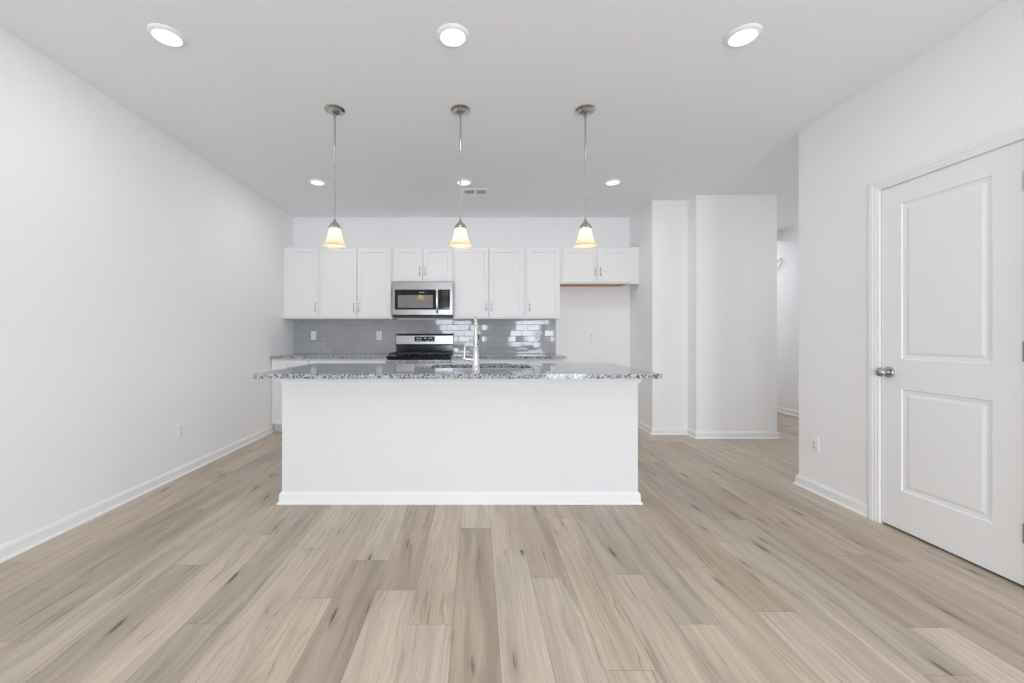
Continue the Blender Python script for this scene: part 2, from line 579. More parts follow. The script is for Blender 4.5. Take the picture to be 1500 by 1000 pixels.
mb = MB(); mb.box(FX0, FX1, FY0, FY1, CEIL, CEIL + 0.1)
struct(mb.build('ceiling', M['ceiling']), 'flat white ceiling')

def wall(name, boxes, label=None):
    mb = MB()
    for b in boxes: mb.box(*b)
    return struct(mb.build(name, M['wall']), label)

wall('wall_left', [(XL - T, XL, REAR - T, YB + T, 0, CEIL)], 'long plain white wall on the left')
wall('wall_back', [(XL, XA + 0.05, YB, YB + T, 0, CEIL)], 'white kitchen wall behind the cabinets')
# stepped wall block between the fridge alcove and the hallway
bm = bmesh.new()
ring = [(XA, YB + T), (XA, Y1), (XJ, Y1), (XJ, Y2), (XC, Y2), (XC, HALL_END), (XC - 0.12, HALL_END), (XC - 0.12, YB + T)]
lo = [bm.verts.new((px, py, 0)) for px, py in ring]
hi = [bm.verts.new((px, py, CEIL)) for px, py in ring]
for i in range(len(ring)):
    bm.faces.new((lo[i], lo[(i + 1) % len(ring)], hi[(i + 1) % len(ring)], hi[i]))
bm.faces.new(lo); bm.faces.new(hi)
mb = MB(); mb.bm.free(); mb.bm = bm
struct(mb.build('wall_alcove', M['wall']), 'stepped white wall right of the fridge alcove')

# right wall with the door opening
D_X0, D_X1 = 1.886, 2.580          # opening along y
D_TOP = 2.062
wall('wall_right', [(XR, XR + T, D_X1, Y_RC, 0, CEIL), (XR, XR + T, D_X0, D_X1, D_TOP, CEIL), (XR, XR + T, REAR - T, D_X0, 0, CEIL)],
     'white wall on the right around the panel door')
wall('wall_hall_near', [(XR + T, XH, Y_RC - T, Y_RC, 0, CEIL)])
wall('wall_hall_right', [(XH, XH + T, Y_RC - T, HALL_END + T, 0, CEIL)], 'white hallway wall beyond the opening')
wall('wall_hall_end', [(XC - 0.12, XH, HALL_END, HALL_END + T, 0, CEIL)])
mb = MB(); mb.box(XC, XH, 6.27, 6.42, 2.597, CEIL)
struct(mb.build('beam_hall', M['wall']), 'dropped beam across the hallway ceiling')
# unseen closet box added behind the door to keep its gap dark
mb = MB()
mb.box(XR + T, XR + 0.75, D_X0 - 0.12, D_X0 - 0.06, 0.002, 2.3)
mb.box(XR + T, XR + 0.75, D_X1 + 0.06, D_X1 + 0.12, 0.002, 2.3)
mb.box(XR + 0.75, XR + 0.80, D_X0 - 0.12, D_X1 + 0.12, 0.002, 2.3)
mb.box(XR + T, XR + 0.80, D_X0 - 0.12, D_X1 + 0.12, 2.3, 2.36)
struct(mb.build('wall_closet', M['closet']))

# rear wall (behind the camera) with a window and a patio door
(wx0, wx1, wz0, wz1), (px0, px1, pz0, pz1) = WINDOWS
wall('wall_rear', [(XL, wx0, REAR - T, REAR, 0, CEIL), (wx0, wx1, REAR - T, REAR, 0, wz0), (wx0, wx1, REAR - T, REAR, wz1, CEIL),
                   (wx1, px0, REAR - T, REAR, 0, CEIL), (px0, px1, REAR - T, REAR, pz1, CEIL), (px1, XR, REAR - T, REAR, 0, CEIL)])
for i, (x0, x1, z0, z1) in enumerate(WINDOWS):
    mb = MB()
    w = 0.05
    mb.box(x0, x0 + w, REAR - 0.09, REAR - 0.03, z0, z1); mb.box(x1 - w, x1, REAR - 0.09, REAR - 0.03, z0, z1)
    mb.box(x0 + w, x1 - w, REAR - 0.09, REAR - 0.03, z1 - w, z1); mb.box(x0 + w, x1 - w, REAR - 0.09, REAR - 0.03, z0, z0 + w)
    if i == 0:
        mb.box(x0 + w, x1 - w, REAR - 0.09, REAR - 0.03, (z0 + z1) / 2 - 0.025, (z0 + z1) / 2 + 0.025)
    else:
        mb.box((x0 + x1) / 2 - 0.04, (x0 + x1) / 2 + 0.04, REAR - 0.09, REAR - 0.03, z0 + w, z1 - w)
    fo = struct(mb.build('window_%d' % (i + 1), M['trim']))
    mb = MB(); mb.box(x0 + w, x1 - w, REAR - 0.063, REAR - 0.058, z0 + w, z1 - w)
    mb.build('glass', M['glass'], fo)

# baseboards with a shoe moulding
BASE = [(0, 0.001), (0.026, 0.001), (0.026, 0.007), (0.023, 0.014), (0.0145, 0.019), (0.014, 0.064), (0.009, 0.075), (0.004, 0.083), (0, 0.083)]
def flat(u, v, h): return (u, v, h)
def baseboard(name, path):
    mb = MB(); mb.sweep(path, BASE, flat)
    return struct(mb.build(name, M['trim']))
CAS_W = 0.071
baseboard('baseboard_left', [(XL, 4.99), (XL, REAR)])
baseboard('baseboard_alcove', [(XC, HALL_END), (XC, Y2), (XJ, Y2), (XJ, Y1), (XA, Y1), (XA, YB)])
baseboard('baseboard_right', [(XR, D_X1 + CAS_W), (XR, Y_RC), (XH - 0.03, Y_RC)])
baseboard('baseboard_right_near', [(XR, REAR), (XR, D_X0 - CAS_W)])
baseboard('baseboard_hall', [(XH, Y_RC), (XH, HALL_END)])
baseboard('baseboard_back', [(XA - 0.03, YB), (1.075, YB)])

# ------------------------------------------------------------------ panel door in the right wall
# local frame: x towards the camera, facing -Y; turned to face -X
DW = D_X1 - D_X0
door = struct(thing('door_1', 'white two panel door with satin nickel knob in the right wall', 'door', (XR, D_X1, 0), -PI / 2), None)
zb = 0.014
mb = MB()
dl, dr = 0.008, DW - 0.008
p0, p1 = 0.1254, 0.5585
mb.slab(dl, dr, zb, D_TOP - 0.006, 0.002, 0.035,
        [(p0, p1, 0.245, 0.844), (p0, p1, 1.019, 1.938)],
        [(0.006, 0.006), (0.020, 0.0085), (0.012, 0.0035), (0.006, 0.002)])
mb.build('door_slab', M['trim'], door)
# jamb lining
mb = MB()
mb.box(-0.0, 0.004, 0.0, 0.115, 0, D_TOP); mb.box(DW - 0.004, DW, 0.0, 0.115, 0, D_TOP); mb.box(0.004, DW - 0.004, 0.0, 0.115, D_TOP - 0.004, D_TOP)
mb.box(0.004, 0.02, 0.042, 0.075, 0.0, D_TOP - 0.004)
mb.build('door_jamb', M['trim'], door)
kn = MB()
kx, kz = 0.055, 0.937
kn.lathe([(0.033, 0.002), (0.033, -0.004), (0.029, -0.010), (0.014, -0.013), (0.012, -0.028), (0.015, -0.033), (0.024, -0.038), (0.0285, -0.048), (0.027, -0.058), (0.019, -0.066), (0.006, -0.069)], (kx, 0, kz), 28, 'y')
kob = kn.build('door_knob', M['nickel'], door, smooth=True)
kob['label'] = 'satin nickel round knob'
for hz in (0.255, 1.085, 1.865):
    h = MB()
    h.box(DW - 0.020, DW + 0.004, -0.003, 0.001, hz - 0.045, hz + 0.045)
    h.lathe([(0.0065, hz - 0.046), (0.0065, hz + 0.046)], (DW - 0.004, -0.007, 0), 14, 'z')
    hb = h.build('hinge', M['nickel'], door)
    hb['label'] = 'satin nickel butt hinge'
# casing
CAS = [(0.0, 0.001), (0.0, 0.010), (0.006, 0.013), (0.016, 0.012), (0.020, 0.015), (0.034, 0.015), (0.040, 0.018), (0.060, 0.019), (0.068, 0.017), (0.071, 0.012), (0.071, 0.001)]
mb = MB()
# path walks up the far side, over the head and down the near side; the profile grows outwards
mb.sweep([(D_X1 - 0.006, 0.0), (D_X1 - 0.006, D_TOP - 0.006), (D_X0 + 0.003, D_TOP - 0.006), (D_X0 + 0.003, 0.0)],
         [(-a, b) for a, b in CAS], lambda u, v, h: (XR - h, u, v))
struct(mb.build('trim_1', M['trim']), 'moulded white casing round the panel door')

# ------------------------------------------------------------------ island
IX0, IX1, IY0, IY1 = -1.338, 1.119, 2.875, 3.58
isl = thing('kitchen_island', 'long white kitchen island with plain panelled front on the wood floor', 'kitchen island', (0, IY0, 0))
mb = MB()
bm = mb.bm
TH = 0.10
o_ = [(IX0, 0), (IX1, 0), (IX1, IY1 - IY0), (IX0, IY1 - IY0)]
i_ = [(IX0 + TH, TH), (IX1 - TH, TH), (IX1 - TH, IY1 - IY0 - 0.03), (IX0 + TH, IY1 - IY0 - 0.03)]
r0 = [bm.verts.new((*p, 0.001)) for p in o_]; r1 = [bm.verts.new((*p, 0.886)) for p in o_]
r2 = [bm.verts.new((*p, 0.886)) for p in i_]; r3 = [bm.verts.new((*p, 0.001)) for p in i_]
for A, B in ((r0, r1), (r1, r2), (r2, r3), (r3, r0)):
    for k in range(4):
        bm.faces.new((A[k], A[(k + 1) % 4], B[(k + 1) % 4], B[k]))
mb.build('body', M['island'], isl)
path = [(IX1, IY1 - IY0), (IX1, 0), (IX0, 0), (IX0, IY1 - IY0)]
mb = MB(); mb.sweep(list(reversed(path)), [(-a, b) for a, b in BASE], flat)
mb.build('baseboard_moulding', M['trim'], isl)
mb = MB(); mb.sweep(list(reversed(path)), [(-a, b) for a, b in [(0, 0.826), (0.004, 0.828), (0.009, 0.838), (0.018, 0.848), (0.019, 0.885), (0, 0.885)]], flat)
mb.build('top_moulding', M['trim'], isl)

def counter(name, x0, x1, y0, y1, label, hole=None, r=0.012):
    bm = bmesh.new()
    def loop(pts):
        vs = [bm.verts.new((*p, 0.917)) for p in pts]
        return [bm.edges.new((vs[i], vs[(i + 1) % len(vs)])) for i in range(len(vs))]
    def rrect(a, b, c, d, rad, n=6):
        out = []
        for cx_, cy_, a0 in ((b - rad, c + rad, -PI / 2), (b - rad, d - rad, 0), (a + rad, d - rad, PI / 2), (a + rad, c + rad, PI)):
            for k in range(n + 1):
                t_ = a0 + PI / 2 * k / n
                out.append((cx_ + rad * math.cos(t_), cy_ + rad * math.sin(t_)))
        return out
    es = loop(rrect(x0, x1, y0, y1, r))
    if hole:
        es += loop(rrect(*hole, 0.06))
    res = bmesh.ops.triangle_fill(bm, use_beauty=True, edges=es)
    fs = [f for f in bm.faces]
    ext = bmesh.ops.extrude_face_region(bm, geom=fs)
    for v in [e for e in ext['geom'] if isinstance(e, bmesh.types.BMVert)]:
        v.co.z -= 0.030
    mb = MB(); mb.bm.free(); mb.bm = bm
    o = mb.build(name, M['granite'])
    b = o.modifiers.new('bevel', 'BEVEL')
    b.width, b.segments, b.limit_method, b.angle_limit = 0.0025, 2, 'ANGLE', math.radians(60)
    return tag(o, label, 'countertop')

SINK = (-0.345, 0.425, 3.085, 3.505)
counter('granite_countertop', -1.403, 1.179, 2.620, 3.630, 'polished speckled grey granite worktop with sink cutout on the island', SINK)

# undermount sink
sk = thing('kitchen_sink', 'stainless undermount sink sunk into the island worktop', 'sink', (0, 0, 0.887))
mb = MB(); bm = mb.bm
def rr(a, b, c, d, rad, z, n=6):
    out = []
    for cx_, cy_, a0 in ((b - rad, c + rad, -PI / 2), (b - rad, d - rad, 0), (a + rad, d - rad, PI / 2), (a + rad, c + rad, PI)):
        for k in range(n + 1):
            t_ = a0 + PI / 2 * k / n
            out.append(bm.verts.new((cx_ + rad * math.cos(t_), cy_ + rad * math.sin(t_), z)))
    return out
a, b, c, d = SINK
loops = [rr(a - .02, b + .02, c - .02, d + .02, .07, -0.0005), rr(a - .002, b + .002, c - .002, d + .002, .06, -0.0005), rr(a, b, c, d, .06, -0.01),
         rr(a + .006, b - .006, c + .006, d - .006, .06, -0.19), rr(a + .05, b - .05, c + .05, d - .05, .05, -0.205)]
for A, B in zip(loops, loops[1:]):
    n = len(A)
    for k in range(n): bm.faces.new((A[k], A[(k + 1) % n], B[(k + 1) % n], B[k]))
bm.faces.new(loops[-1])
mb.build('basin', M['steel'], sk, smooth=True)
mb = MB(); mb.lathe([(0.045, -0.2045), (0.045, -0.201), (0.036, -0.2005), (0.034, -0.203), (0.004, -0.203)], (0.04, 3.32, 0), 24)
mb.build('drain', M['chrome'], sk, smooth=True)

# faucet, seen from behind: spout arches away over the sink
fc = thing('kitchen_faucet', 'tall chrome pull-down faucet standing on the island worktop behind the sink', 'faucet', (0.0, 2.985, 0.917))
mb = MB(); mb.lathe([(0.030, 0.0), (0.030, 0.005), (0.0275, 0.010), (0.0265, 0.05), (0.026, 0.075), (0.0225, 0.105), (0.0175, 0.15), (0.0150, 0.172), (0.0145, 0.178)], n=28)
mb.build('body', M['chrome'], fc, smooth=True)
mb = MB(); mb.lathe([(0.0150, 0.174), (0.0170, 0.176), (0.0170, 0.180), (0.0140, 0.182)], n=28)
mb.build('collar', M['nickel'], fc, smooth=True)
pts = [(0, 0, 0.178), (0, 0, 0.28)]
R_ = 0.092
for k in range(1, 13):
    t_ = PI * k / 12
    pts.append((0, R_ - R_ * math.cos(t_), 0.282 + R_ * 1.05 * math.sin(t_)))
pts.append((0, 2 * R_, 0.272))
mb = MB(); mb.tube(pts, 0.0128, 14)
mb.build('spout', M['chrome'], fc, smooth=True)
mb = MB(); mb.lathe([(0.0135, 0.278), (0.0165, 0.270), (0.0205, 0.235), (0.0225, 0.205), (0.021, 0.196), (0.017, 0.194)], (0, 2 * R_, 0), 24)
hd = mb.build('spray_head', M['chrome'], fc, smooth=True)
mb = MB(); mb.box(0.018, 0.027, 2 * R_ - 0.012, 2 * R_ + 0.008, 0.205, 0.252, 0.003)
mb.build('spray_button', M['black_plastic'], hd)
mb = MB(); mb.tube([(-0.018, 0, 0.066), (-0.05, 0, 0.072), (-0.092, 0, 0.076)], [0.0125, 0.0115, 0.010], 14)
lv = mb.build('valve_arm', M['chrome'], fc, smooth=True)
mb = MB(); mb.tube([(-0.083, 0, 0.074), (-0.081, 0, 0.10), (-0.080, 0, 0.15), (-0.080, 0, 0.162)], [0.0055, 0.005, 0.0075, 0.0085], 12)
mb.build('lever', M['chrome'], lv, smooth=True)

# ------------------------------------------------------------------ cabinets
FRM = 0.052
STEPS = [(0.0012, 0.0045), (0.003, 0.006)]

def shaker(x0, x1, z0, z1, y=0.0, th=0.019, frm=FRM):
    mb = MB()
    mb.slab(x0, x1, z0, z1, y, th, [(x0 + frm, x1 - frm, z0 + frm, z1 - frm)], STEPS)
    return mb

def pull_v(parent, x, zc, y=0.0, ln=0.105):
    mb = MB()
    h = ln / 2
    pts = []
    for k in range(11):
        t_ = -1 + 2 * k / 10
        pts.append((x, y - 0.004 - 0.026 * (1 - t_ * t_) ** 0.6, zc + h * 0.92 * t_))
    mb.tube(pts, [0.0055] * 2 + [0.0048] * 7 + [0.0055] * 2, 10)
    mb.lathe([(0.0075, 0.0005), (0.0075, -0.005)], (x, y, zc - h * 0.92), 12, 'y')
    mb.lathe([(0.0075, 0.0005), (0.0075, -0.005)], (x, y, zc + h * 0.92), 12, 'y')
    o = mb.build('handle', M['pull'], parent, smooth=True)
    return o

def pull_h(parent, xc, z, y=0.0, ln=0.105):
    mb = MB()
    h = ln / 2
    pts = []
    for k in range(11):
        t_ = -1 + 2 * k / 10
        pts.append((xc + h * 0.92 * t_, y - 0.004 - 0.026 * (1 - t_ * t_) ** 0.6, z))
    mb.tube(pts, 0.005, 10)
    return mb.build('handle', M['pull'], parent, smooth=True)

CY_F = 5.251                 # front of the upper doors
SU = F_PX / CY_F
def ux(px): return (px - CX) / SU
def uz(py): return CAM_Z + (CY - py) / SU
Z_U0, Z_U1 = 1.370, 2.275

def upper(label, xa, xb, z0, z1, doors, name='wall_cabinet', under=None, filler=None, wall_side=None):
    x0, x1 = (xa if xa < -2.4 else ux(xa)), ux(xb)
    dep = YB - 0.003 - CY_F
    c = thing(name, label, 'cabinet', ((x0 + x1) / 2, CY_F, z0), 0, 'white wall cabinets')
    off = (x0 + x1) / 2
    mb = MB()
    # carcass with a recessed underside
    e = 0.0008
    mb.box(x0 - off + e, x1 - off - e, 0.020, 0.039, 0.0, z1 - z0)                 # face frame
    mb.box(x0 - off + e, x1 - off - e, 0.039, dep, 0.030, z1 - z0)                 # box
    mb.box(x0 - off + e, x0 - off + 0.016, 0.039, dep, 0.0, 0.030)
    mb.box(x1 - off - 0.016, x1 - off - e, 0.039, dep, 0.0, 0.030)
    mb.build('body', M['cabinet'], c)
    mb = MB(); mb.box(x0 - off + 0.016, x1 - off - 0.016, 0.039, dep, 0.004, 0.030)
    u = mb.build('underside', M['plywood'] if under else M['cabinet'], c)
    if under: u['label'] = 'bare brown wood underside'
    for da, db, hp, dz0, dz1, hz in doors:
        d = shaker(ux(da) - off, ux(db) - off, dz0 - z0, dz1 - z0).build('door', M['cabinet'], c, bevel=0.0015)
        pull_v(d, ux(hp) - off, hz - z0)
    return c

DT, DB_ = 2.262, 1.383
HZ = uz(450)
upper('tall single-door white wall cabinet against the left wall', XL + 0.002, 467.7, Z_U0, Z_U1, [(418.2, 466.0, 462.5, DB_, DT, HZ)])
upper('tall double-door white wall cabinet left of the microwave', 467.7, 574.2, Z_U0, Z_U1, [(469.8, 522.4, 518.6, DB_, DT, HZ), (523.2, 572.6, 526.0, DB_, DT, HZ)])
ZM = 1.835
upper('short double-door white wall cabinet directly above the microwave', 574.2, 663.8, ZM, Z_U1, [(576.6, 618.8, 615.2, ZM + 0.008, DT, uz(397)), (619.6, 661.6, 623.0, ZM + 0.008, DT, uz(397))])
upper('tall double-door white wall cabinet right of the microwave', 663.8, 768.6, Z_U0, Z_U1, [(666.2, 715.6, 712.0, DB_, DT, HZ), (716.4, 766.4, 719.6, DB_, DT, HZ)])
upper('tall single-door white wall cabinet beside the fridge alcove', 768.6, 820.9, Z_U0, Z_U1, [(771.4, 819.6, 775.4, DB_, DT, HZ)])
ZF = 1.812
upper('short double-door white wall cabinet with bare brown underside over the fridge alcove', 820.9, 924.0, ZF, Z_U1,
      [(824.6, 874.4, 871.4, ZF + 0.018, DT - 0.004, uz(398)), (875.2, 924.0, 879.2, ZF + 0.018, DT - 0.004, uz(398))], under=True)
mb = MB(); mb.box(ux(924.0) + 0.0005, XA - 0.001, CY_F + 0.018, CY_F + 0.037, ZF, Z_U1)
tag(mb.build('filler_strip', M['cabinet']), 'narrow white filler strip between fridge cabinet and alcove wall', 'filler strip')

CB_F = 4.945                 # front of the base doors
def base(label, x0, x1, doors, drawers):
    c = thing('base_cabinet', label, 'cabinet', ((x0 + x1) / 2, CB_F, 0), 0, 'white base cabinets')
    off = (x0 + x1) / 2
    dep = YB - 0.004 - CB_F
    mb = MB()
    mb.box(x0 - off + 0.0008, x1 - off - 0.0008, 0.020, dep, 0.100, 0.886)
    mb.box(x0 - off + 0.0008, x1 - off - 0.0008, 0.085, dep, 0.001, 0.100)
    mb.build('body', M['cabinet'], c)
    for a, b, z0, z1 in drawers:
        d = shaker(a - off, b - off, z0, z1, frm=0.040).build('drawer', M['cabinet'], c, bevel=0.0015)
        pull_h(d, (a + b) / 2 - off, (z0 + z1) / 2)
    for a, b, hx, in doors:
        d = shaker(a - off, b - off, 0.112, 0.690).build('door', M['cabinet'], c, bevel=0.0015)
        pull_v(d, hx - off, 0.620)
    return c

RX0, RX1 = -1.056, -0.296
DZ = (0.708, 0.866)
base('single-drawer white base cabinet against the left wall', XL + 0.002, -1.982, [(-2.415, -1.992, -2.03)], [(-2.415, -1.992, *DZ)])
base('wide white base cabinet left of the stove', -1.982, RX0 - 0.002, [(-1.972, -1.525, -1.56), (-1.515, -1.070, -1.48)], [(-1.972, -1.070, *DZ)])
base('wide white base cabinet right of the stove', RX1 + 0.002, 0.620, [(-0.284, 0.158, 0.12), (0.166, 0.608, 0.204)], [(-0.284, 0.608, *DZ)])
base('narrow white base cabinet at the right end under the short worktop', 0.620, 1.056, [(0.632, 1.044, 0.67)], [(0.632, 1.044, *DZ)])
counter('granite_countertop', XL + 0.002, RX0 - 0.002, 4.927, YB - 0.002, 'dark speckled granite worktop left of the stove', r=0.004)
counter('granite_countertop', RX1 + 0.002, 1.068, 4.927, YB - 0.002, 'dark speckled granite worktop right of the stove', r=0.004)

mb = MB(); mb.box(XL + 0.001, 1.068, YB - 0.009, YB - 0.001, 0.9175, 1.3695)
tag(mb.build('tile_backsplash', M['tile']), 'glossy grey subway tile backsplash above the rear worktops', 'backsplash')

# ------------------------------------------------------------------ microwave
SMW = F_PX / 5.190
def mxp(px): return (px - CX) / SMW
def mzp(py): return CAM_Z + (CY - py) / SMW
mw = thing('microwave_oven', 'stainless over-the-range microwave under the short cabinet', 'microwave', ((mxp(574.8) + mxp(663.2)) / 2, 5.190, 0))
off = mw.location.x
X0, X1 = mxp(574.8) - off, mxp(663.2) - off
MZ0, MZ1 = 1.401, 1.832
mb = MB(); mb.box(X0, X1, 0.030, YB - 0.012 - 5.190, MZ0 - 0.006, MZ1)
mb.build('body', M['black_plastic'], mw)
mb = MB(); mb.box(X0 + 0.002, X1 - 0.002, -0.004, 0.03, MZ0 - 0.002, MZ0 + 0.014, 0.003)
mb.build('vent_grille', M['black_plastic'], mw)
mb = MB()
gx0, gx1 = mxp(578.2) - off, mxp(658.8) - off
gz0, gz1 = mzp(453.2), mzp(424.2)
zb2 = MZ0 + 0.017
mb.slab(X0, X1, zb2, MZ1, 0.0, 0.030, [(gx0, gx1, gz0, gz1)], [(0.0015, 0.004)])
mb.build('front_frame', M['steel'], mw, bevel=0.002)
dr_x = mxp(642.2) - off
mb = MB(); mb.box(gx0 + 0.002, dr_x, 0.0015, 0.0045, gz0 + 0.002, gz1 - 0.002)
dg = mb.build('door_glass', M['black_glass'], mw)
mb = MB(); mb.box(mxp(582.8) - off, mxp(634.0) - off, 0.0008, 0.002, mzp(450.6), mzp(432.0))
mb.build('window', M['mw_window'], dg)
mb = MB(); lx = mxp(617.5) - off
for k in range(8):
    mb.box(lx - 0.032 + k * 0.0085, lx - 0.032 + k * 0.0085 + 0.006, 0.0006, 0.0016, mzp(428.7), mzp(427.4))
mb.build('lettering', M['lettering'], dg)
mb = MB(); mb.box(dr_x + 0.0015, gx1 - 0.002, 0.0012, 0.0045, gz0 + 0.002, gz1 - 0.002)
cp = mb.build('control_panel', M['black_glass'], mw)
mb = MB(); mb.box(mxp(648.2) - off, mxp(655.6) - off, 0.0004, 0.0014, mzp(427.8), mzp(426.0))
mb.build('display', M['dim_display'], cp)
mb = MB()
for r, py in enumerate((430.2, 432.4, 435.2, 438.0, 440.7, 443.4, 446.0)):
    for k, px in enumerate((648.9, 651.8, 654.7)):
        if r == 2 and k == 0: continue
        wpx = 0.42 if r else 0.8
        mb.box(mxp(px - wpx) - off, mxp(px + wpx) - off, 0.0004, 0.0014, mzp(py + 0.33), mzp(py - 0.33))
mb.build('keypad', M['lettering'], cp)
hx = mxp(640.6) - off
mb = MB()
pts = [(hx, -0.002, mzp(420.0)), (hx, -0.028, mzp(421.5)), (hx, -0.038, mzp(425.5)), (hx, -0.042, mzp(437.0)), (hx, -0.038, mzp(450.0)), (hx, -0.028, mzp(456.0)), (hx, -0.002, mzp(458.0))]
mb.tube(pts, [0.010, 0.012, 0.0155, 0.0165, 0.0155, 0.012, 0.010], 14)
mb.build('handle', M['chrome'], mw, smooth=True)

# ------------------------------------------------------------------ range
rg = thing('gas_range', 'stainless gas range with black grates between the rear worktops', 'stove', ((RX0 + RX1) / 2, 4.940, 0))
off = rg.location.x
X0, X1 = RX0 - off + 0.002, RX1 - off - 0.002
YBK = YB - 0.012 - 4.940
mb = MB()
mb.box(X0, X1, 0.045, YBK, 0.10, 0.905)
mb.box(X0 + 0.03, X1 - 0.03, 0.08, YBK, 0.002, 0.10)
mb.build('body', M['black_plastic'], rg)
mb = MB(); mb.box(X0, X1, 0.0, YBK - 0.055, 0.873, 0.914, 0.006)
mb.build('cooktop', M['enamel'], rg)
mb = MB(); mb.box(X0, X1, 0.006, 0.05, 0.795, 0.872, 0.003)
cpn = mb.build('control_panel', M['steel'], rg)
SR = F_PX / 4.945
for px in (580.3, 590.0, 613.0, 635.5, 646.0, 656.5):
    k = MB()
    kx = (px - CX) / SR - off
    k.lathe([(0.021, 0.006), (0.021, 0.0), (0.018, -0.003), (0.017, -0.024), (0.014, -0.028)], (kx, 0, 0.836), 20, 'y')
    k.build('knob', M['chrome'], cpn, smooth=True)
mb = MB(); mb.slab(X0, X1, 0.235, 0.788, 0.008, 0.036, [(X0 + 0.12, X1 - 0.12, 0.36, 0.66)], [(0.002, 0.002)])
od = mb.build('oven_door', M['steel'], rg, bevel=0.003)
mb = MB(); mb.box(X0 + 0.124, X1 - 0.124, 0.0075, 0.012, 0.364, 0.656)
mb.build('oven_window', M['black_glass'], od)
mb = MB(); mb.tube([(X0 + 0.06, 0.008, 0.735), (X0 + 0.06, -0.040, 0.735), (X0 + 0.10, -0.048, 0.735), (X1 - 0.10, -0.048, 0.735), (X1 - 0.06, -0.040, 0.735), (X1 - 0.06, 0.008, 0.735)], 0.011, 12)
mb.build('handle', M['steel'], od, smooth=True)
mb = MB(); mb.box(X0, X1, 0.010, 0.044, 0.105, 0.228, 0.003)
mb.build('bottom_drawer', M['steel'], rg)
# back guard: black riser, stainless panel with clock
GY = YBK - 0.055
mb = MB(); mb.box(X0 + 0.002, X1 - 0.002, GY, YBK, 0.906, 1.046)
mb.build('riser', M['enamel'], rg)
mb = MB(); bm = mb.bm
prof = [(GY - 0.012, 1.032), (GY - 0.020, 1.046), (GY - 0.020, 1.158), (GY - 0.008, 1.178), (GY + 0.016, 1.186), (YBK, 1.186), (YBK, 1.032)]
va = [bm.verts.new((X0, y_, z_)) for y_, z_ in prof]; vb = [bm.verts.new((X1, y_, z_)) for y_, z_ in prof]
for k in range(len(prof)):
    bm.faces.new((va[k], va[(k + 1) % len(prof)], vb[(k + 1) % len(prof)], vb[k]))
bm.faces.new(va); bm.faces.new(vb)
bg_ = mb.build('back_guard', M['steel'], rg, bevel=0.003)
SG = F_PX / (4.940 + GY - 0.02)
def gx(px): return (px - CX) / SG - off
def gz(py): return CAM_Z + (CY - py) / SG
mb = MB(); mb.box(gx(607.3), gx(636.6), GY - 0.0225, GY - 0.019, gz(499.8), gz(492.6))
ck = mb.build('clock_display', M['black_glass'], rg)
mb = MB(); low = None
for pa, pb, py in ((610.2, 611.6, 495.2), (612.4, 614.2, 495.2), (615.2, 617.2, 495.2), (621.0, 622.6, 495.2), (623.0, 624.6, 495.0), (628.0, 629.4, 495.2), (630.2, 632.2, 495.2),
                   (610.2, 611.2, 498.2), (613.0, 614.2, 498.2), (615.4, 617.2, 498.2), (624.4, 625.2, 498.2), (627.2, 628.4, 498.3), (632.4, 633.6, 498.4)):
    if py > 497 and low is None:
        mb.build('display_lettering', M['lcd'], ck)
        low = mb = MB()
    mb.box(gx(pa), gx(pb), GY - 0.0232, GY - 0.0222, gz(py + 0.55), gz(py - 0.55))
mb.build('display_lettering', M['lcd'], ck)
# burners and three continuous grates
gw = (X1 - X0 - 0.03) / 3
for k in range(3):
    a = X0 + 0.015 + k * gw + 0.003; b = a + gw - 0.006
    y0, y1 = 0.035, GY - 0.03
    mb = MB()
    zt0, zt1 = 0.934, 0.948
    t_ = 0.011
    mb.box(a, b, y0, y0 + t_, zt0, zt1); mb.box(a, b, y1 - t_, y1, zt0, zt1)
    mb.box(a, a + t_, y0 + t_, y1 - t_, zt0, zt1); mb.box(b - t_, b, y0 + t_, y1 - t_, zt0, zt1)
    ym = (y0 + y1) / 2
    mb.box(a + t_, b - t_, ym - t_ / 2, ym + t_ / 2, zt0, zt1)
    for yc in ((y0 + ym) / 2, (y1 + ym) / 2):
        mb.box(a + t_, a + gw * 0.36, yc - 0.005, yc + 0.005, zt0, zt1 + 0.004)
        mb.box(b - gw * 0.36, b - t_, yc - 0.005, yc + 0.005, zt0, zt1 + 0.004)
        mb.box((a + b) / 2 - 0.005, (a + b) / 2 + 0.005, yc + 0.045, min(yc + 0.115, y1), zt0, zt1 + 0.004)
        mb.box((a + b) / 2 - 0.005, (a + b) / 2 + 0.005, yc - 0.115, yc - 0.045, zt0, zt1 + 0.004)
    for fx in (a, b - t_):
        for fy in (y0, y1 - t_):
            mb.box(fx, fx + t_, fy, fy + t_, 0.9135, zt0)
    mb.build('grate', M['iron'], rg, bevel=0.0015)
    for yc in (((y0 + ym) / 2, (y1 + ym) / 2) if k != 1 else (ym + 0.02,)):
        mb = MB(); mb.lathe([(0.050, 0.9135), (0.048, 0.921), (0.038, 0.923), (0.037, 0.930), (0.030, 0.932), (0.004, 0.9325)], ((a + b) / 2, yc, 0), 24)
        mb.build('burner', M['iron'], rg, smooth=True)

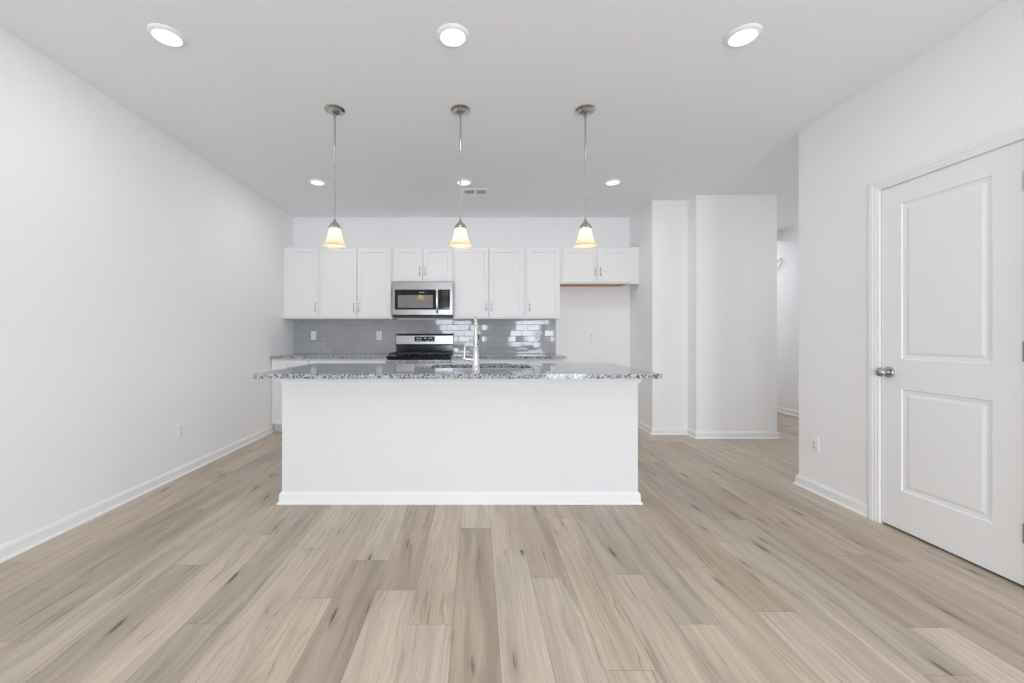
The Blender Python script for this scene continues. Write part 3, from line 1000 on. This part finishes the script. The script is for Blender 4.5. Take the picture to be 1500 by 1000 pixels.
# ------------------------------------------------------------------ pendants
def pend(loc, label):
    p = thing('pendant_lamp', label, 'pendant light', loc, 0, 'pendant lamps over the island')
    mb = MB(); mb.lathe([(0.070, -0.0005), (0.070, -0.006), (0.066, -0.009), (0.053, -0.010), (0.049, -0.013), (0.046, -0.020), (0.034, -0.028), (0.018, -0.034), (0.010, -0.036), (0.0085, -0.055), (0.006, -0.056)], n=36)
    mb.build('canopy', M['nickel'], p, smooth=True)
    mb = MB(); mb.tube([(0, 0, -0.05), (0, 0, -0.40), (0, 0, -0.405), (0, 0, -0.785)], [0.0060, 0.0060, 0.0052, 0.0052], 14)
    mb.build('rod', M['nickel'], p, smooth=True)
    mb = MB(); mb.lathe([(0.007, -0.770), (0.012, -0.783), (0.015, -0.790), (0.030, -0.803), (0.042, -0.822), (0.0435, -0.831), (0.040, -0.834), (0.020, -0.834)], n=30)
    mb.build('socket_cap', M['nickel'], p, smooth=True)
    prof = [(0.037, -0.829), (0.039, -0.835), (0.0425, -0.850), (0.047, -0.872), (0.053, -0.897), (0.0590, -0.916), (0.0620, -0.925), (0.0655, -0.931), (0.0740, -0.944), (0.0825, -0.954), (0.0865, -0.957), (0.0850, -0.960)]
    mb = MB(); mb.lathe(prof, n=40, cap=False)
    s = mb.build('shade', M['shade'], p, smooth=True)
    sd = s.modifiers.new('solid', 'SOLIDIFY'); sd.thickness = 0.0035; sd.offset = -1
    mb = MB(); mb.lathe([(0.012, -0.834), (0.013, -0.862), (0.021, -0.880), (0.0245, -0.900), (0.020, -0.915), (0.010, -0.923), (0.002, -0.925)], n=20)
    mb.build('bulb', M['bulb'], p, smooth=True)
    return p

PY = 2.915
PEND = [(-0.987, 'left pendant lamp with cream bell glass, over the stove side of the island'),
        (-0.108, 'middle pendant lamp with cream bell glass, hanging nearest the faucet'),
        (0.767, 'right pendant lamp with cream bell glass, in front of the fridge cabinet')]
proto = pend((PEND[0][0], PY, CEIL), PEND[0][1])
for px, lab in PEND[1:]:
    dup(proto, (px, PY, CEIL), lab)
for px, lab in PEND:
    l = bpy.data.lights.new('pendant_glow', 'POINT'); l.energy = PENDANT_W; l.color = (1.0, 0.90, 0.76); l.shadow_soft_size = 0.006
    o = bpy.data.objects.new('pendant_glow', l); COL.objects.link(o); o.location = (px, PY, CEIL - 0.934)

# ------------------------------------------------------------------ recessed lights
def disk(loc, label):
    p = thing('recessed_light', label, 'ceiling light', loc, 0, 'recessed ceiling lights')
    mb = MB(); mb.lathe([(0.086, -0.0005), (0.085, -0.004), (0.078, -0.010), (0.070, -0.0145), (0.067, -0.0145), (0.066, -0.012), (0.004, -0.012)], n=44)
    mb.build('trim_ring', M['plate'], p, smooth=True)
    mb = MB(); mb.lathe([(0.066, -0.0125), (0.066, -0.0150), (0.060, -0.0165), (0.004, -0.0172)], n=44)
    mb.build('lens', M['lens'], p, smooth=True)
    return p
NY, FYL = 2.193, 4.277
LX = (-1.626, -0.121, 1.407)
LAB = {(0, 0): 'round recessed ceiling light nearest the left wall at the picture top', (1, 0): 'round recessed ceiling light at the top centre',
       (2, 0): 'round recessed ceiling light at the top towards the panel door', (0, 1): 'small far recessed ceiling light behind the left pendant rod',
       (1, 1): 'small far recessed ceiling light beside the ceiling vent', (2, 1): 'small far recessed ceiling light right of the right pendant rod'}
first = None
for j, y in enumerate((NY, FYL)):
    for i, x in enumerate(LX):
        if first is None: first = disk((x, y, CEIL), LAB[i, j])
        else: dup(first, (x, y, CEIL), LAB[i, j])
        l = bpy.data.lights.new('recessed_beam', 'AREA'); l.shape = 'DISK'; l.size = 0.12; l.energy = LAMP_W; l.color = (0.99, 0.985, 0.98)
        o = bpy.data.objects.new('recessed_beam', l); COL.objects.link(o); o.location = (x, y, CEIL - 0.02)

# ------------------------------------------------------------------ ceiling vent
v = thing('ceiling_vent', 'white slotted air vent in the ceiling behind the middle pendant', 'air vent', (-0.004, 4.575, CEIL))
mb = MB()
mb.slab(-0.150, 0.150, -0.10, 0.10, 0.0, 0.006, [(-0.120, -0.014, -0.062, 0.062), (0.014, 0.118, -0.062, 0.062)], [(0.001, 0.004)])
bmesh.ops.rotate(mb.bm, verts=mb.bm.verts, cent=(0, 0, 0), matrix=Matrix.Rotation(PI / 2, 3, 'X'))
for vv in mb.bm.verts: vv.co.z -= 0.0065
mb.build('frame', M['plate'], v, bevel=0.001)
mb = MB()
for a, b in ((-0.118, -0.016), (0.016, 0.116)): mb.box(a, b, -0.060, 0.060, -0.0027, -0.0022)
mb.build('shade_backing', M['duct'], v)  # flat dark sheet stands in for the shade between the louvres
mb = MB()
for a, b in ((-0.118, -0.016), (0.016, 0.116)):
    for k in range(9):
        x = a + (b - a) * (k + 0.5) / 9
        mb.box(x - 0.0022, x + 0.0022, -0.060, 0.060, -0.0062, -0.0028)
mb.build('louvres', M['plate'], v)

# ------------------------------------------------------------------ outlets and switches (local frame faces -Y)
def plate_mb(w=0.072, h=0.116):
    mb = MB(); mb.box(-w / 2, w / 2, -0.006, -0.0005, -h / 2, h / 2, 0.0025)
    return mb

def duplex(loc, rotz, label, group=None):
    p = thing('wall_outlet', label, 'outlet', loc, rotz, group)
    plate_mb().build('cover_plate', M['plate'], p)
    for s in (-1, 1):
        mb = MB(); mb.lathe([(0.0172, -0.0055), (0.0172, -0.0078), (0.0165, -0.0083)], (0, 0, s * 0.0195), 20, 'y')
        r = mb.build('receptacle', M['rocker'], p, smooth=True)
        mb = MB()
        mb.box(-0.0075, -0.0055, -0.0087, -0.0082, s * 0.0195 - 0.002, s * 0.0195 + 0.007); mb.box(0.0055, 0.0075, -0.0087, -0.0082, s * 0.0195 - 0.002, s * 0.0195 + 0.006)
        mb.lathe([(0.0025, -0.0082), (0.0025, -0.0087)], (0, 0, s * 0.0195 - 0.008), 10, 'y')
        mb.build('slots', M['slot'], r)
    return p

def decora(loc, rotz, label):
    p = thing('wall_outlet', label, 'outlet', loc, rotz)
    plate_mb().build('cover_plate', M['plate'], p)
    mb = MB(); mb.box(-0.0165, 0.0165, -0.0075, -0.0055, -0.0335, 0.0335, 0.001)
    r = mb.build('receptacle', M['rocker'], p)
    mb = MB()
    for s in (-1, 1):
        mb.box(-0.0075, -0.0055, -0.0081, -0.0074, s * 0.019 - 0.003, s * 0.019 + 0.006); mb.box(0.0055, 0.0075, -0.0081, -0.0074, s * 0.019 - 0.003, s * 0.019 + 0.006)
        mb.lathe([(0.0025, -0.0074), (0.0025, -0.0081)], (0, 0, s * 0.019 - 0.010), 10, 'y')
    mb.build('slots', M['slot'], r)
    return p

YT = YB - 0.009
ST = F_PX / YT
def toggle_plate(loc, rotz, label, gangs):
    p = thing('light_switch', label, 'light switch', loc, rotz)
    plate_mb(0.072 + 0.046 * (gangs - 1)).build('cover_plate', M['plate'], p)
    for k in range(gangs):
        x = (k - (gangs - 1) / 2) * 0.046
        mb = MB(); mb.box(x - 0.0055, x + 0.0055, -0.0065, -0.0055, -0.0125, 0.0125)
        f = mb.build('toggle_bezel', M['rocker'], p)
        mb = MB(); mb.box(x - 0.004, x + 0.004, -0.016, -0.006, 0.0, 0.009, 0.001)
        mb.build('toggle', M['plate'], f)
    return p

toggle_plate(((459.5 - CX) / ST, YT, CAM_Z + (CY - 491.2) / ST), 0, 'single white switch plate on the grey tiles at the far left', 1)
decora(((555.5 - CX) / ST, YT, CAM_Z + (CY - 491.4) / ST), 0, 'white outlet on the grey tiles just left of the stove')
duplex(((787 - CX) / ST, YT, CAM_Z + (CY - 491.2) / ST), 0, 'white outlet near the right end of the tile backsplash')
duplex((1.548, YB, 1.151), 0, 'white outlet low in the empty fridge alcove wall')
duplex((XL, 3.436, 0.378), PI / 2, 'white outlet low on the long left wall')
duplex((XR, 3.072, 0.356), -PI / 2, 'white outlet low on the right wall beside the panel door')
S2 = F_PX / Y2
toggle_plate(((1109.5 - CX) / S2, Y2, CAM_Z + (CY - 492.2) / S2), 0, 'triple toggle switch plate on the stepped wall by the hallway', 3)

# ------------------------------------------------------------------ loop of cable on the hallway wall
def hall(px, py, gap=0.03):
    x = XH - gap
    y = F_PX * x / (px - CX)
    return (x, y, CAM_Z + (CY - py) * y / F_PX)
ctrl = [hall(1130, 392.5, 0.004), hall(1134, 388.5), hall(1139, 383), hall(1143, 378.3, .03), hall(1144.6, 378.2, .035), hall(1145.3, 381, .035), hall(1145.0, 386, .03), hall(1141.5, 391, .02), hall(1137.5, 396), hall(1133, 400), hall(1130, 402, 0.004)]
mb = MB(); mb.tube(ctrl, 0.0055, 8)
tag(mb.build('wire_loop', M['cable'], smooth=True), 'thin grey wire loop sticking out high on the hallway wall', 'wire')
